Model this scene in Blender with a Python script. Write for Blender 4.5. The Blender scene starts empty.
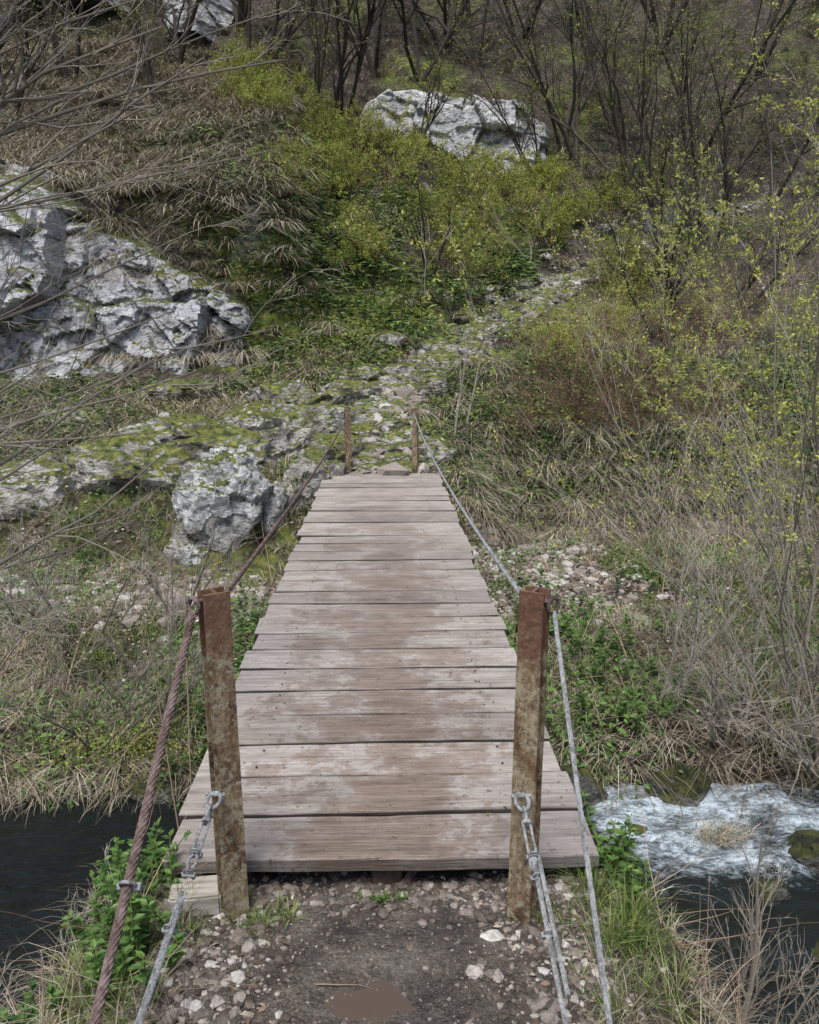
import bpy, bmesh, math, numpy as np
from mathutils import Vector
rng=np.random.default_rng(7)
scene=bpy.context.scene
# ------------------------------------------------------------ noise
T3=np.random.default_rng(1).random((32,32,32))
def n3(p,s=1.0,seed=0):
    p=np.asarray(p,float)*s+seed*7.31+100
    i=np.floor(p).astype(int); f=p-i; f=f*f*(3-2*f)
    r=0
    for a in (0,1):
        for b in (0,1):
            for c in (0,1):
                w=(f[...,0] if a else 1-f[...,0])*(f[...,1] if b else 1-f[...,1])*(f[...,2] if c else 1-f[...,2])
                r=r+w*T3[(i[...,0]+a)%32,(i[...,1]+b)%32,(i[...,2]+c)%32]
    return r*2-1
def fbm(p,s=1.0,o=4,seed=0):
    r=0;a=1
    for k in range(o):
        r=r+a*n3(p,s*2.03**k,seed+k*3); a*=.5
    return r/1.9
def xy(X,Y): return np.stack([X,Y,np.zeros_like(X)],-1)
def sm(a,b,x):
    t=np.clip((x-a)/(b-a),0,1); return t*t*(3-2*t)
def nrm(v): return v/(np.linalg.norm(v,axis=-1,keepdims=True)+1e-9)
# ------------------------------------------------------------ mesh accumulate
class Acc:
    def __init__(s): s.V=[];s.Q=[];s.T=[];s.A=[];s.n=0
    def add(s,V,Q=None,T=None,tint=0.5):
        V=V.reshape(-1,3)
        if Q is not None and len(Q): s.Q.append(np.asarray(Q).reshape(-1,4)+s.n)
        if T is not None and len(T): s.T.append(np.asarray(T).reshape(-1,3)+s.n)
        s.A.append(np.broadcast_to(np.asarray(tint,float).reshape(-1),(len(V),)))
        s.V.append(V); s.n+=len(V)
    def build(s,name,mat,parent=None,smooth=False,extra=None):
        V=np.concatenate(s.V)
        Q=np.concatenate(s.Q) if s.Q else np.zeros((0,4),int)
        T=np.concatenate(s.T) if s.T else np.zeros((0,3),int)
        me=bpy.data.meshes.new(name)
        me.vertices.add(len(V)); me.vertices.foreach_set("co",V.astype(np.float32).ravel())
        li=np.concatenate([Q.ravel(),T.ravel()]).astype(np.int32)
        me.loops.add(len(li)); me.loops.foreach_set("vertex_index",li)
        st=np.concatenate([np.arange(len(Q))*4,len(Q)*4+np.arange(len(T))*3]).astype(np.int32)
        me.polygons.add(len(st)); me.polygons.foreach_set("loop_start",st)
        me.update(calc_edges=True); me.validate()
        me.polygons.foreach_set("use_smooth",np.full(len(me.polygons),smooth))
        a=me.attributes.new("tint",'FLOAT','POINT'); a.data.foreach_set("value",np.concatenate(s.A).astype(np.float32))
        if extra:
            for k,v in extra.items():
                a=me.attributes.new(k,'FLOAT','POINT'); a.data.foreach_set("value",v.astype(np.float32).ravel())
        ob=bpy.data.objects.new(name,me); scene.collection.objects.link(ob)
        me.materials.append(mat)
        if parent: ob.parent=parent
        return ob
def empty(name,loc=(0,0,0)):
    e=bpy.data.objects.new(name,None); scene.collection.objects.link(e); e.empty_display_size=.2; return e
def tubes(acc,P,R,k=4,tint=.5):
    M,N,_=P.shape
    t=nrm(np.gradient(P,axis=1)); m=np.abs(nrm(P[:,-1]-P[:,0]))
    ref=np.zeros((M,3)); ref[np.arange(M),np.argmin(m,1)]=1
    u=nrm(np.cross(t,ref[:,None,:])); v=np.cross(t,u)
    a=np.arange(k)*2*np.pi/k
    V=P[:,:,None]+R[:,:,None,None]*(np.cos(a)[None,None,:,None]*u[:,:,None]+np.sin(a)[None,None,:,None]*v[:,:,None])
    b=(np.arange(M)[:,None,None]*N+np.arange(N-1)[None,:,None])*k
    j=np.arange(k)[None,None,:]; j2=(j+1)%k
    Q=np.stack([b+j,b+j2,b+k+j2,b+k+j],-1)
    tt=np.repeat(np.broadcast_to(np.asarray(tint,float),(M,)),N*k)
    acc.add(V,Q,tint=tt)
def polys(B,D,L,r0,wig=.15,grav=0.,N=6,taper=.85):
    M=len(B); d=nrm(D); pts=[B]; L=np.broadcast_to(L,(M,))
    for k in range(N-1):
        d=nrm(d+wig*rng.normal(size=(M,3))+np.array([0,0,grav]))
        pts.append(pts[-1]+d*(L/(N-1))[:,None])
    P=np.stack(pts,1); R=np.broadcast_to(r0,(M,))[:,None]*(1-taper*np.linspace(0,1,N))[None]
    return P,R
def kids(P,R,nc,ratio,spread=.7,up=.1,wig=.15,grav=0.,t0=.25,N=6,rr=.55,minr=.0008,t1=.98):
    M,n,_=P.shape; t=rng.uniform(t0,t1,(M,nc)).ravel(); pi=np.repeat(np.arange(M),nc)
    x=t*(n-1); i=np.minimum(x.astype(int),n-2); f=(x-i)[:,None]
    B=P[pi,i]*(1-f)+P[pi,i+1]*f; tan=nrm(P[pi,i+1]-P[pi,i])
    Lp=np.linalg.norm(np.diff(P,axis=1),axis=2).sum(1)[pi]
    D=nrm(tan+spread*nrm(rng.normal(size=(len(B),3)))+np.array([0,0,up]))
    L=Lp*ratio*(1.15-.6*t)*rng.uniform(.6,1.2,len(B))
    r=np.maximum((R[pi,i])*rr,minr)
    return polys(B,D,L,r,wig,grav,N)
def leaves(acc,C,D,Nn,L,W,tint):
    M=len(C); L=np.broadcast_to(L,(M,))[:,None];W=np.broadcast_to(W,(M,))[:,None]
    D=nrm(D); s=nrm(np.cross(D,Nn)); n=np.cross(s,D)
    V=np.stack([C,C+D*L*.45+s*W*.5+n*L*.08,C+D*L-n*L*.08,C+D*L*.45-s*W*.5+n*L*.08],1)
    Q=np.arange(M*4).reshape(M,4); acc.add(V,Q,tint=np.repeat(np.broadcast_to(tint,(M,)),4))
def grass(acc,B,O,L,W,bend,tint):
    M=len(B); t=np.array([0,.4,.75,1.]); L=np.broadcast_to(L,(M,)); bend=np.broadcast_to(bend,(M,))
    h=(L[:,None]*t*(1-bend[:,None]*.75*t)); o=L[:,None]*bend[:,None]*.75*t**1.4
    P=B[:,None]+h[...,None]*np.array([0,0,1.])+o[...,None]*O[:,None]
    ang=rng.normal(0,.7,M); sx=np.stack([-O[:,1]*np.cos(ang)+O[:,0]*np.sin(ang),O[:,0]*np.cos(ang)+O[:,1]*np.sin(ang),0*ang],-1)
    w=np.broadcast_to(W,(M,))[:,None]*np.array([.8,1,.6,.08])*.5
    V=np.stack([P-sx[:,None]*w[...,None],P+sx[:,None]*w[...,None]],2)
    b=np.arange(M)[:,None]*8+np.array([0,2,4])[None]
    Q=np.stack([b,b+1,b+3,b+2],-1); acc.add(V,Q,tint=np.repeat(np.broadcast_to(tint,(M,)),8))
def hdir(n):
    a=rng.uniform(0,2*np.pi,n); return np.stack([np.cos(a),np.sin(a),0*a],-1)
# ------------------------------------------------------------ terrain function
PATH=np.array([[-.05,9.9,-.03],[.0,11.,.45],[.25,12.5,.96],[1.8,15,1.76],[3.8,17.5,2.73],[6.5,20,3.85],[10,22.5,5.2],[16,26,7.5]])
def pathd(X,Y):
    best=np.full(X.shape,1e9); z=np.zeros(X.shape)
    for a,b in zip(PATH[:-1],PATH[1:]):
        d=b[:2]-a[:2]; t=np.clip(((X-a[0])*d[0]+(Y-a[1])*d[1])/(d@d),0,1)
        dd=np.hypot(X-a[0]-t*d[0],Y-a[1]-t*d[1]); m=dd<best
        best=np.where(m,dd,best); z=np.where(m,a[2]+t*(b[2]-a[2]),z)
    return best,z
yL=[-60,4.5,4.9,5.4,7.5,8.7,9.2,10.5,13.8,14.6,15.6,20,26,35,50,80,140]; zL=[-1.9,-1.9,-1.45,-1.12,-.98,-.85,-.15,.25,1.05,1.4,4.3,6.8,10.8,18,32,58,80]
yR=[-60,4.5,4.8,5.2,7.5,9.6,11,12.5,16,20,25,26.5,35,50,80,140]; zR=[-1.9,-1.9,-1.5,-1.05,-.88,-.78,.45,1.0,2.35,4.4,7.2,9.,16,31,58,80]
yC=[-60,4.5,4.9,6,8.6,9.55,9.9,12.5,15,18,22,25,26.5,35,50,80,140]; zC=[-1.9,-1.9,-1.5,-1.12,-.9,-.2,-.05,.9,2.0,4.2,6.6,7.3,9.2,17,32,58,80]
def H(X,Y):
    X=np.asarray(X,float);Y=np.asarray(Y,float)
    p=xy(X,Y)
    wy=Y+.35*fbm(p,.35,2,5)*sm(4,8,Y)*(1-sm(11,13,Y))+ .7*fbm(p,.2,2,9)*sm(16,19,Y)
    L=np.interp(wy,yL,zL);R=np.interp(wy,yR,zR);C=np.interp(np.where(Y<12,Y+.05*fbm(p,1,2,2),wy),yC,zC)
    wl=sm(-.95,-1.7-.1*np.maximum(Y-12,0),X); wr=sm(.9,1.7,X)
    z=C*(1-wl)*(1-wr)+L*wl+R*wr*(1-wl)
    rough=sm(4.6,6,Y)
    z=z+rough*(.10*fbm(p,1.2,4,1)+.025*fbm(p,6,3,4))*(1-.7*np.exp(-(X**2))*(Y<10.5))
    z=z+sm(15,20,Y)*(.45*fbm(p,.45,4,8))
    z=z+sm(9,40,np.abs(X))*18*sm(-60,10,Y)*.8
    d,pz=pathd(X,Y); w=1-sm(.3,.95,d); z=z*(1-w)+(pz+.05*fbm(p,2.5,3,3))*w
    nb=np.maximum(np.maximum((np.abs(X)-.68-.1*fbm(p,1.5,2,6))/1.1,(Y-2.28)/.8),0)
    side=sm(0,.25,nb)*.10+sm(.1,1,nb)*1.6
    nz=-.12-side+.014*fbm(p,5,3,2)+.006*fbm(p,18,3,5)+.06*sm(0,.5,nb)*fbm(p,2.5,3,2)
    nz=nz-.016*np.exp(-(((X+.04)/.15)**2+((Y-1.79)/.09)**2))
    back=sm(1.2,-2,Y); nz=nz*(1-back)+(-.12+.03*fbm(p,1,2,3))*back
    return np.where(Y<4.0,np.maximum(nz,-1.9),z)
def ax(*seg):
    o=[]
    for a,b,s in seg: o.append(np.arange(a,b,s))
    o.append([seg[-1][1]]); return np.concatenate(o)
xs=ax((-120,-30,6),(-30,-12,.6),(-12,-5,.14),(-5,-1.2,.06),(-1.2,1.2,.016),(1.2,5,.06),(5,12,.14),(12,30,.6),(30,120,6))
ys=ax((-60,-2,3),(-2,1.2,.2),(1.2,2.6,.014),(2.6,12,.055),(12,32,.14),(32,60,.8),(60,140,5))
XX,YY=np.meshgrid(xs,ys); ZZ=H(XX,YY)
acc=Acc(); ny,nx=XX.shape
idx=np.arange(ny*nx).reshape(ny,nx)
Q=np.stack([idx[:-1,:-1],idx[:-1,1:],idx[1:,1:],idx[1:,:-1]],-1)
acc.add(np.stack([XX,YY,ZZ],-1),Q,tint=.5)
p=xy(XX,YY)
gy,gx=np.gradient(ZZ,ys,xs); slope=np.hypot(gx,gy)
d,_=pathd(XX,YY)
m_path=(1-sm(.2,.7,d+.25*fbm(p,2,3,2)))*(YY>9.7)
fl=(1-sm(.25,.6,np.abs(YY-7.75-.25*fbm(p,.4,2,3))+.2*fbm(p,2,3,1)))*sm(-1.0,-1.4,XX)
fr=(1-sm(.5,1.3,np.hypot((XX-1.7)/.9,(YY-8.2)/1.7)+.35*fbm(p,2,3,1)))*.8
m_path=np.maximum(m_path,np.maximum(fl,fr))
near=YY<2.6
m_mud=np.where(near,1-sm(.30,.58,np.abs(XX-.0)+.12*fbm(p,4,3,7)),0)
m_grav=np.where(near,1-sm(.62,.85,np.abs(XX)),0)*(1-m_mud)
m_moss=sm(-.1,.4,fbm(p,.7,4,12)+.35*np.exp(-((XX+2.5)**2)/8-((YY-11)**2)/9)+.4*np.exp(-((XX+.6)**2)/7-((YY-16)**2)/16)-.1)
# ------------------------------------------------------------ materials
def mat(name):
    m=bpy.data.materials.new(name); m.use_nodes=True; nt=m.node_tree
    return m,nt,nt.nodes["Principled BSDF"]
def ramp(nt,fac,stops):
    r=nt.nodes.new("ShaderNodeValToRGB"); e=r.color_ramp.elements
    while len(e)<len(stops): e.new(.5)
    for el,(p_,c) in zip(e,stops):
        el.position=p_; el.color=(*c,1) if not np.isscalar(c) else (c,c,c,1)
    if fac is not None: nt.links.new(fac,r.inputs[0])
    return r.outputs[0]
def mix(nt,f,a,b,mode='MIX'):
    m=nt.nodes.new("ShaderNodeMix"); m.data_type='RGBA'; m.blend_type=mode
    for s,v in ((0,f),(6,a),(7,b)):
        if isinstance(v,bpy.types.NodeSocket): nt.links.new(v,m.inputs[s])
        else: m.inputs[s].default_value=v if s==0 else ((*v,1) if not np.isscalar(v) else (v,v,v,1))
    return m.outputs[2]
def math_(nt,op,a,b=0.):
    m=nt.nodes.new("ShaderNodeMath"); m.operation=op
    for s,v in ((0,a),(1,b)):
        if isinstance(v,bpy.types.NodeSocket): nt.links.new(v,m.inputs[s])
        else: m.inputs[s].default_value=v
    return m.outputs[0]
def coord(nt,scale=(1,1,1)):
    c=nt.nodes.new("ShaderNodeTexCoord"); mp=nt.nodes.new("ShaderNodeMapping"); mp.inputs["Scale"].default_value=scale
    nt.links.new(c.outputs["Object"],mp.inputs[0]); return mp.outputs[0]
def noise(nt,vec,s,det=6,rough=.6,dist=0.):
    n=nt.nodes.new("ShaderNodeTexNoise"); n.inputs["Scale"].default_value=s;n.inputs["Detail"].default_value=min(det,5);n.inputs["Roughness"].default_value=rough;n.inputs["Distortion"].default_value=dist
    nt.links.new(vec,n.inputs["Vector"]); return n.outputs["Fac"]
def voro(nt,vec,s,feat='F1'):
    n=nt.nodes.new("ShaderNodeTexVoronoi"); n.feature=feat; n.inputs["Scale"].default_value=s
    nt.links.new(vec,n.inputs["Vector"]); return n
def attr(nt,nm):
    a=nt.nodes.new("ShaderNodeAttribute"); a.attribute_name=nm; return a.outputs["Fac"]
def bump(nt,bs,h,st=.5,dist=.02):
    b=nt.nodes.new("ShaderNodeBump"); b.inputs["Strength"].default_value=st; b.inputs["Distance"].default_value=dist
    nt.links.new(h,b.inputs["Height"]); nt.links.new(b.outputs[0],bs.inputs["Normal"])
def foliage(name,stops,trans=.3,rough=.6,vary=.5):
    m,nt,bs=mat(name); c=ramp(nt,attr(nt,"tint"),stops)
    if vary>0:
        v=coord(nt); nz=noise(nt,v,.9,2); c=mix(nt,vary,c,ramp(nt,nz,[(.35,.3),(.65,1.)]),'MULTIPLY')
    nt.links.new(c,bs.inputs["Base Color"]); bs.inputs["Roughness"].default_value=rough; bs.inputs["Specular IOR Level"].default_value=.2
    if trans>0:
        tr=nt.nodes.new("ShaderNodeBsdfTranslucent"); ms=nt.nodes.new("ShaderNodeMixShader"); ms.inputs[0].default_value=trans
        nt.links.new(c,tr.inputs[0]); nt.links.new(bs.outputs[0],ms.inputs[1]); nt.links.new(tr.outputs[0],ms.inputs[2])
        nt.links.new(ms.outputs[0],nt.nodes["Material Output"].inputs[0])
    return m
M_dry=foliage("dry_grass",[(0,(.08,.064,.045)),(.5,(.30,.26,.18)),(1,(.62,.56,.43))],0,.6,.35)
M_green=foliage("green_grass",[(0,(.035,.065,.02)),(.5,(.14,.20,.045)),(1,(.32,.38,.12))],0,.6,.35)
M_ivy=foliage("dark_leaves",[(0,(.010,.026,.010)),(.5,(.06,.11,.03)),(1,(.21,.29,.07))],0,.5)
M_moss=foliage("moss_cushion",[(0,(.06,.075,.015)),(.5,(.19,.22,.035)),(1,(.38,.41,.08))],0,.8,.35)
M_yel=foliage("spring_leaves",[(0,(.15,.19,.035)),(.5,(.33,.38,.08)),(1,(.57,.57,.16))],.35,.6,.3)
M_nettle=foliage("nettle_leaves",[(0,(.03,.08,.02)),(1,(.18,.31,.08))],.25,.5,.3)
M_lit=foliage("litter",[(0,(.08,.05,.03)),(.5,(.26,.19,.13)),(1,(.60,.55,.48))],0,.8,0)
M_twig=foliage("twig_bark",[(0,(.024,.02,.017)),(.5,(.14,.122,.10)),(1,(.42,.385,.33))],0,.8,0)
M_brown=foliage("brown_twigs",[(0,(.05,.032,.026)),(.5,(.20,.125,.085)),(1,(.42,.31,.22))],0,.8,0)
# ground
M_ground,nt,bs=mat("ground_soil"); v=coord(nt)
vo=voro(nt,v,26); lit=ramp(nt,vo.outputs["Color"],[(0,(.015,.012,.009)),(.5,(.05,.038,.026)),(.75,(.14,.11,.075)),(1,(.36,.31,.24))])
soil=mix(nt,ramp(nt,noise(nt,v,1.6,4),[(.35,0.),(.65,1.)]),lit,(.022,.018,.013))
mossc=ramp(nt,noise(nt,v,9,4),[(.3,(.015,.03,.008)),(.5,(.11,.14,.02)),(.7,(.27,.30,.05))])
mm=math_(nt,'MULTIPLY',attr(nt,"moss"),ramp(nt,noise(nt,v,3,4),[(.38,0.),(.52,1.)]))
c=mix(nt,mm,soil,mossc)
vp=voro(nt,v,17)
pc=ramp(nt,vp.outputs["Color"],[(0,(.12,.105,.09)),(.5,(.30,.27,.24)),(1,(.55,.53,.50))])
pc=mix(nt,ramp(nt,vp.outputs["Distance"],[(.35,0.),(.6,1.)]),pc,(.05,.04,.03))
pm=math_(nt,'MULTIPLY',attr(nt,"path"),ramp(nt,noise(nt,v,2.3,5,.7),[(.38,.0),(.52,1.)]))
c=mix(nt,pm,c,pc)
vg=voro(nt,v,60); gc=ramp(nt,vg.outputs["Color"],[(0,(.05,.042,.034)),(.6,(.15,.125,.105)),(1,(.34,.30,.255))])
c=mix(nt,attr(nt,"grav"),c,mix(nt,.5,gc,(.06,.048,.036)))
mudn=noise(nt,v,7,5,.7); mud=ramp(nt,mudn,[(.3,(.04,.032,.027)),(.5,(.095,.08,.067)),(.72,(.21,.185,.16))])
mud=mix(nt,.6,mud,ramp(nt,noise(nt,v,90,3,.7),[(.35,.35),(.65,1.35)]),'MULTIPLY')
c=mix(nt,attr(nt,"mud"),c,mud)
rk=ramp(nt,noise(nt,v,3,5,.7),[(.3,(.04,.04,.035)),(.5,(.15,.15,.14)),(.7,(.36,.35,.34))])
c=mix(nt,math_(nt,'MULTIPLY',attr(nt,"rockm"),ramp(nt,noise(nt,v,.9,3),[(.5,0.),(.6,1.)])),c,rk)
nt.links.new(c,bs.inputs["Base Color"])
rr=mix(nt,attr(nt,"mud"),.95,ramp(nt,noise(nt,v,4,4),[(.4,.2),(.6,.65)])); nt.links.new(rr,bs.inputs["Roughness"])
bump(nt,bs,noise(nt,v,18,5,.75),1.,.05)
acc.build("ground",M_ground,smooth=True,extra=dict(path=m_path,mud=m_mud,grav=m_grav,moss=m_moss,rockm=sm(1.1,1.8,slope)*(YY>9)*(YY<22)))
# rock
def rockmat(name,lo,mid,hi,moss=.5,mb=1.,dk=.85):
    m,nt,bs=mat(name); v=coord(nt)
    n=noise(nt,v,1.6,5,.75,.3); c=ramp(nt,n,[(.36,lo),(.44,mid),(.54,hi),(.8,tuple(min(1,x*1.3) for x in hi))])
    n2=noise(nt,coord(nt,(1,1,2.2)),6.,5,.78,.6); c=mix(nt,dk,c,ramp(nt,n2,[(.37,.08),(.44,.65),(.53,1.)]),'MULTIPLY')
    g=nt.nodes.new("ShaderNodeNewGeometry"); sx=nt.nodes.new("ShaderNodeSeparateXYZ"); nt.links.new(g.outputs["Normal"],sx.inputs[0])
    up=math_(nt,'ADD',math_(nt,'MULTIPLY',sx.outputs[2],.55),noise(nt,v,2.6,5,.7))
    mk=ramp(nt,up,[(1.0-moss*.5,0.),(1.09-moss*.5,1.)])
    c=mix(nt,mk,c,ramp(nt,noise(nt,v,11,4),[(.3,(.02*mb,.03*mb,.01*mb)),(.5,(.11*mb,.13*mb,.025*mb)),(.7,(.27*mb,.28*mb,.06*mb))]))
    nt.links.new(c,bs.inputs["Base Color"]); bs.inputs["Roughness"].default_value=.9
    bump(nt,bs,math_(nt,'ADD',noise(nt,v,9,5,.75),n2),.9,.08); return m
M_rock=rockmat("limestone_grey",(.12,.12,.12),(.38,.38,.39),(.58,.58,.61),.30,.75,.7)
M_white=rockmat("limestone_white",(.16,.16,.155),(.55,.55,.555),(.8,.8,.81),.14,.8,.65)
M_bould=rockmat("limestone_mottled",(.08,.08,.075),(.32,.32,.315),(.66,.66,.66),.36,.8,.8)
M_step=rockmat("limestone_step",(.08,.07,.06),(.33,.31,.28),(.58,.56,.52),.54,.95,.8)
M_wetrock=rockmat("wet_rock",(.02,.02,.018),(.07,.07,.06),(.16,.16,.14),.5,.35)
def ico(sub):
    bm=bmesh.new(); bmesh.ops.create_icosphere(bm,subdivisions=sub,radius=1)
    V=np.array([v.co[:] for v in bm.verts]); F=np.array([[v.index for v in f.verts] for f in bm.faces]); bm.free(); return V,F
ICO={k:ico(k) for k in (1,2,4,5,6)}
HT=np.random.default_rng(5).random((64,64,6))
def cellplane(u,v,size):
    u=u/size; v=v/size; iu=np.floor(u).astype(int); iv=np.floor(v).astype(int)
    best=np.full(u.shape,1e9); off=np.zeros(u.shape); sec=np.full(u.shape,1e9)
    for a in (-1,0,1):
        for b in (-1,0,1):
            h=HT[(iu+a)%64,(iv+b)%64]; cu=iu+a+h[...,0]; cv=iv+b+h[...,1]
            d=(u-cu)**2+((v-cv)*1.2)**2; m=d<best
            sec=np.where(m,best,np.minimum(sec,d)); best=np.where(m,d,best)
            off=np.where(m,(h[...,2]-.5)+(u-cu)*(h[...,3]-.5)*1.1+(v-cv)*(h[...,4]-.75)*1.2,off)
    edge=sm(.0,.10,np.sqrt(sec)-np.sqrt(best))
    return off*size-(1-edge)*.08*size
def cliff(acc,x0,x1,zlo,zhi,yf,res,seed,amp=1.,small=1.,back=1.5):
    X,T=np.meshgrid(np.arange(x0,x1,res),np.arange(0,1.0001,res/2.6))
    z0=zlo(X);z1=zhi(X); q=xy(X,T*3); z1=z1+.35*fbm(q*np.array([1,0,0]),.9,4,seed); Z=z0+(z1-z0)*T
    q=np.stack([X,Z,0*X+seed],-1)
    wu=X+.25*fbm(q,1.3,3,seed+1)+.35*Z; wv=Z+.25*fbm(q,1.3,3,seed+2)-.15*X
    o=cellplane(wu+seed,wv,1.5)*.5+cellplane(wu*1.1+7,wv+3,.6)*.5+cellplane(wu+2,wv*1.3+9,.22)*.45*small+.10*fbm(q,2.5,5,seed)
    Y=yf(X,T)-o*amp
    edge=np.maximum(sm(.82,1,T),np.maximum(1-sm(x0,x0+.7,X),sm(x1-.9,x1,X))); Y=Y+edge*back
    ny,nx=X.shape; idx=np.arange(ny*nx).reshape(ny,nx)
    acc.add(np.stack([X,Y,Z],-1),np.stack([idx[:-1,:-1],idx[:-1,1:],idx[1:,1:],idx[1:,:-1]],-1))
a=Acc()
cliff(a,-13.5,-1.9,lambda X:.5+0*X,lambda X:np.interp(X,[-12,-8,-6,-4.4,-3.4,-2.5,-1.9],[5.6,5.0,4.55,3.9,3.2,2.5,1.6]),lambda X,T:13.7+.8*T+.2*np.sin(X*1.1),.03,3,.85)
a.build("rock_cliff",M_rock)
a=Acc()
cliff(a,-1.0,5.6,lambda X:6.0+0*X,lambda X:np.interp(X,[-1.,.2,1.5,3.,4.,5.6],[8.2,9.2,9.3,8.8,8.7,7.6]),lambda X,T:23.5+1.0*T+.3*np.sin(X*1.5),.04,11,.7,.6,2.6)
a.build("white_cliff",M_white)
a=Acc()
cliff(a,-11.2,-7.6,lambda X:11.4+0*X,lambda X:14.9+0*X,lambda X,T:24.9+1.2*T,.06,17)
cliff(a,-6.6,-4.4,lambda X:10.+0*X,lambda X:12.3+0*X,lambda X,T:24.3+1.2*T,.06,23)
a.build("rock_outcrop",M_rock)
def rock(acc,c,s,seed,sub=5,cuts=14,amp=.16,tint=.5,rot=0):
    V,F=ICO[sub]; V=V.copy(); r=np.random.default_rng(seed)
    for _ in range(cuts):
        n=nrm(r.normal(size=3)*np.array([1,1,.8])); d=r.uniform(.55,.85); h=V@n-d; m=h>0; V[m]-=np.outer(h[m],n)*.92
    if amp>0:
        nn=nrm(V); sc=np.array(s); q=V*sc; k=1/max(.2,min(sc))
        cp=cellplane(q[:,0]+.6*q[:,1]+seed,q[:,2]+.5*q[:,1],.42/k)*k
        V=V+nn*(amp*(-np.abs(fbm(q,k*.9,4,seed%17))+.2)+amp*.6*fbm(q,k*3.5,4,seed%13)+.3*cp)[:,None]
    V=V*np.array(s); a=rot; R=np.array([[math.cos(a),-math.sin(a),0],[math.sin(a),math.cos(a),0],[0,0,1]])
    acc.add(V@R.T+np.array(c),T=F,tint=tint)
a=Acc(); rock(a,(-1.88,9.1,-.28),(.56,.5,.74),37,6,10,.2); rock(a,(-2.2,8.95,-.75),(.4,.35,.35),33,5,9,.15); rock(a,(-1.45,9.3,-.5),(.4,.35,.5),39,5,9,.18); a.build("limestone_boulder",M_bould)
a=Acc()
r2=np.random.default_rng(12)
for i,(x,y,sx,sy,sz) in enumerate([(-.75,10.35,.62,.5,.34),(-1.35,10.2,.65,.5,.5),(-.95,11.0,.8,.5,.40),(-1.8,11.2,.8,.55,.4),(-.6,11.9,.7,.5,.33),(-1.5,12.2,.8,.5,.33),(.75,10.3,.35,.35,.35),(-1.0,9.5,.4,.35,.5),(-.75,9.8,.35,.25,.35),(-2.6,10.5,.9,.5,.45),(-3.1,9.5,.9,.45,.5),(-4.2,9.3,.8,.4,.45),(-5.4,9.2,.9,.4,.5),(-4.5,11.4,.8,.4,.3),(-6.5,10.6,.9,.5,.4),(-.3,12.9,.6,.4,.22),(.9,12.9,.5,.3,.2),(-2.1,9.9,.8,.45,.55),(-3.3,12.6,.8,.5,.3)]):
    rock(a,(x,y,H(x,y)+sz*.10),(sx,sy,sz),120+i,5,12,.2,rot=r2.normal(0,.3))
a.build("mossy_rock_ledges",M_step)
a=Acc()
for i in range(15):
    t=i/14; y=10.0+t*2.9; x=-.02+.3*t+rng.normal(0,.04); z=H(x,y)
    for j in range(3):
        xx=x+(j-1)*.36+rng.normal(0,.06)
        rock(a,(xx,y+rng.normal(0,.05),z+.01+rng.normal(0,.02)),(.28,.17,.11),200+i*3+j,4,9,.14,rot=rng.normal(0,.25))
for i in range(170):
    t=rng.uniform(.0,1); k=rng.integers(2,6); q=PATH[k]*(1-t)+PATH[k+1]*t; x=q[0]+rng.normal(0,.4);y=q[1]+rng.normal(0,.4); s=rng.uniform(.1,.38)
    rock(a,(x,y,H(x,y)+.06),(s,s*.8,s*.5),300+i,4,9,.14)
a.build("stone_steps",M_step)
a=Acc()
for i,(x,y,sx,sz) in enumerate([(-.95,5.4,.2,.16),(2.62,4.05,.22,.16),(2.15,3.75,.12,.08),(3.1,3.6,.18,.1),(1.3,4.75,.25,.2),(-1.6,4.9,.2,.12),(2.0,4.8,.25,.2),(-2.9,4.8,.3,.2),(3.6,4.4,.3,.2),(2.3,3.3,.16,.08),(1.55,4.3,.12,.07)]):
    rock(a,(x,y,max(H(x,y),-1.42)+sz*.1),(sx,sx*.8,sz),400+i,4,10,.2)
a.build("stream_rocks",M_wetrock)
# stones on ground
def stones(acc,X,Y,S,tint,sub=1):
    V,F=ICO[sub]; M=len(X)
    Vs=V[None]*(1+.28*rng.normal(size=(M,len(V),1)).clip(-1,1)*.8)
    sc=S[:,None]*rng.uniform(.6,1.3,(M,3))*np.array([1,1,.65]); Vs=Vs*sc[:,None]
    a=rng.uniform(0,6.28,M); c,s=np.cos(a)[:,None],np.sin(a)[:,None]
    Vs=np.stack([Vs[...,0]*c-Vs[...,1]*s,Vs[...,0]*s+Vs[...,1]*c,Vs[...,2]],-1)
    Z=H(X,Y)+S*.1
    Vs=Vs+np.stack([X,Y,Z],-1)[:,None]
    acc.add(Vs,T=(F[None]+np.arange(M)[:,None,None]*len(V)),tint=np.repeat(tint,len(V)))
M_stone,nt,bs=mat("gravel_stone"); v=coord(nt)
c=ramp(nt,attr(nt,"tint"),[(0,(.06,.048,.038)),(.45,(.15,.12,.098)),(.8,(.29,.25,.215)),(1,(.54,.51,.47))])
c=mix(nt,.7,c,ramp(nt,noise(nt,v,70,4),[(.35,.35),(.6,1.)]),'MULTIPLY'); nt.links.new(c,bs.inputs["Base Color"]); bs.inputs["Roughness"].default_value=.85
bump(nt,bs,noise(nt,v,150,3),.5,.004)
a=Acc()
n=7500; X=rng.choice([-1,1],n)*np.clip(rng.normal(.55,.12,n),.15,.9); Y=rng.uniform(1.35,2.36,n); S=rng.gamma(2.2,.0024,n)+.002
stones(a,X,Y,S,rng.random(n)**1.2)
n=1500; stones(a,rng.uniform(-.5,.5,n),rng.uniform(1.4,2.25,n),rng.gamma(2,.0014,n)+.0015,rng.random(n)*.8)
n=800; stones(a,rng.uniform(-.7,.65,n),rng.normal(2.2,.05,n),rng.gamma(2.2,.0032,n)+.003,rng.random(n)*.9)
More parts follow.
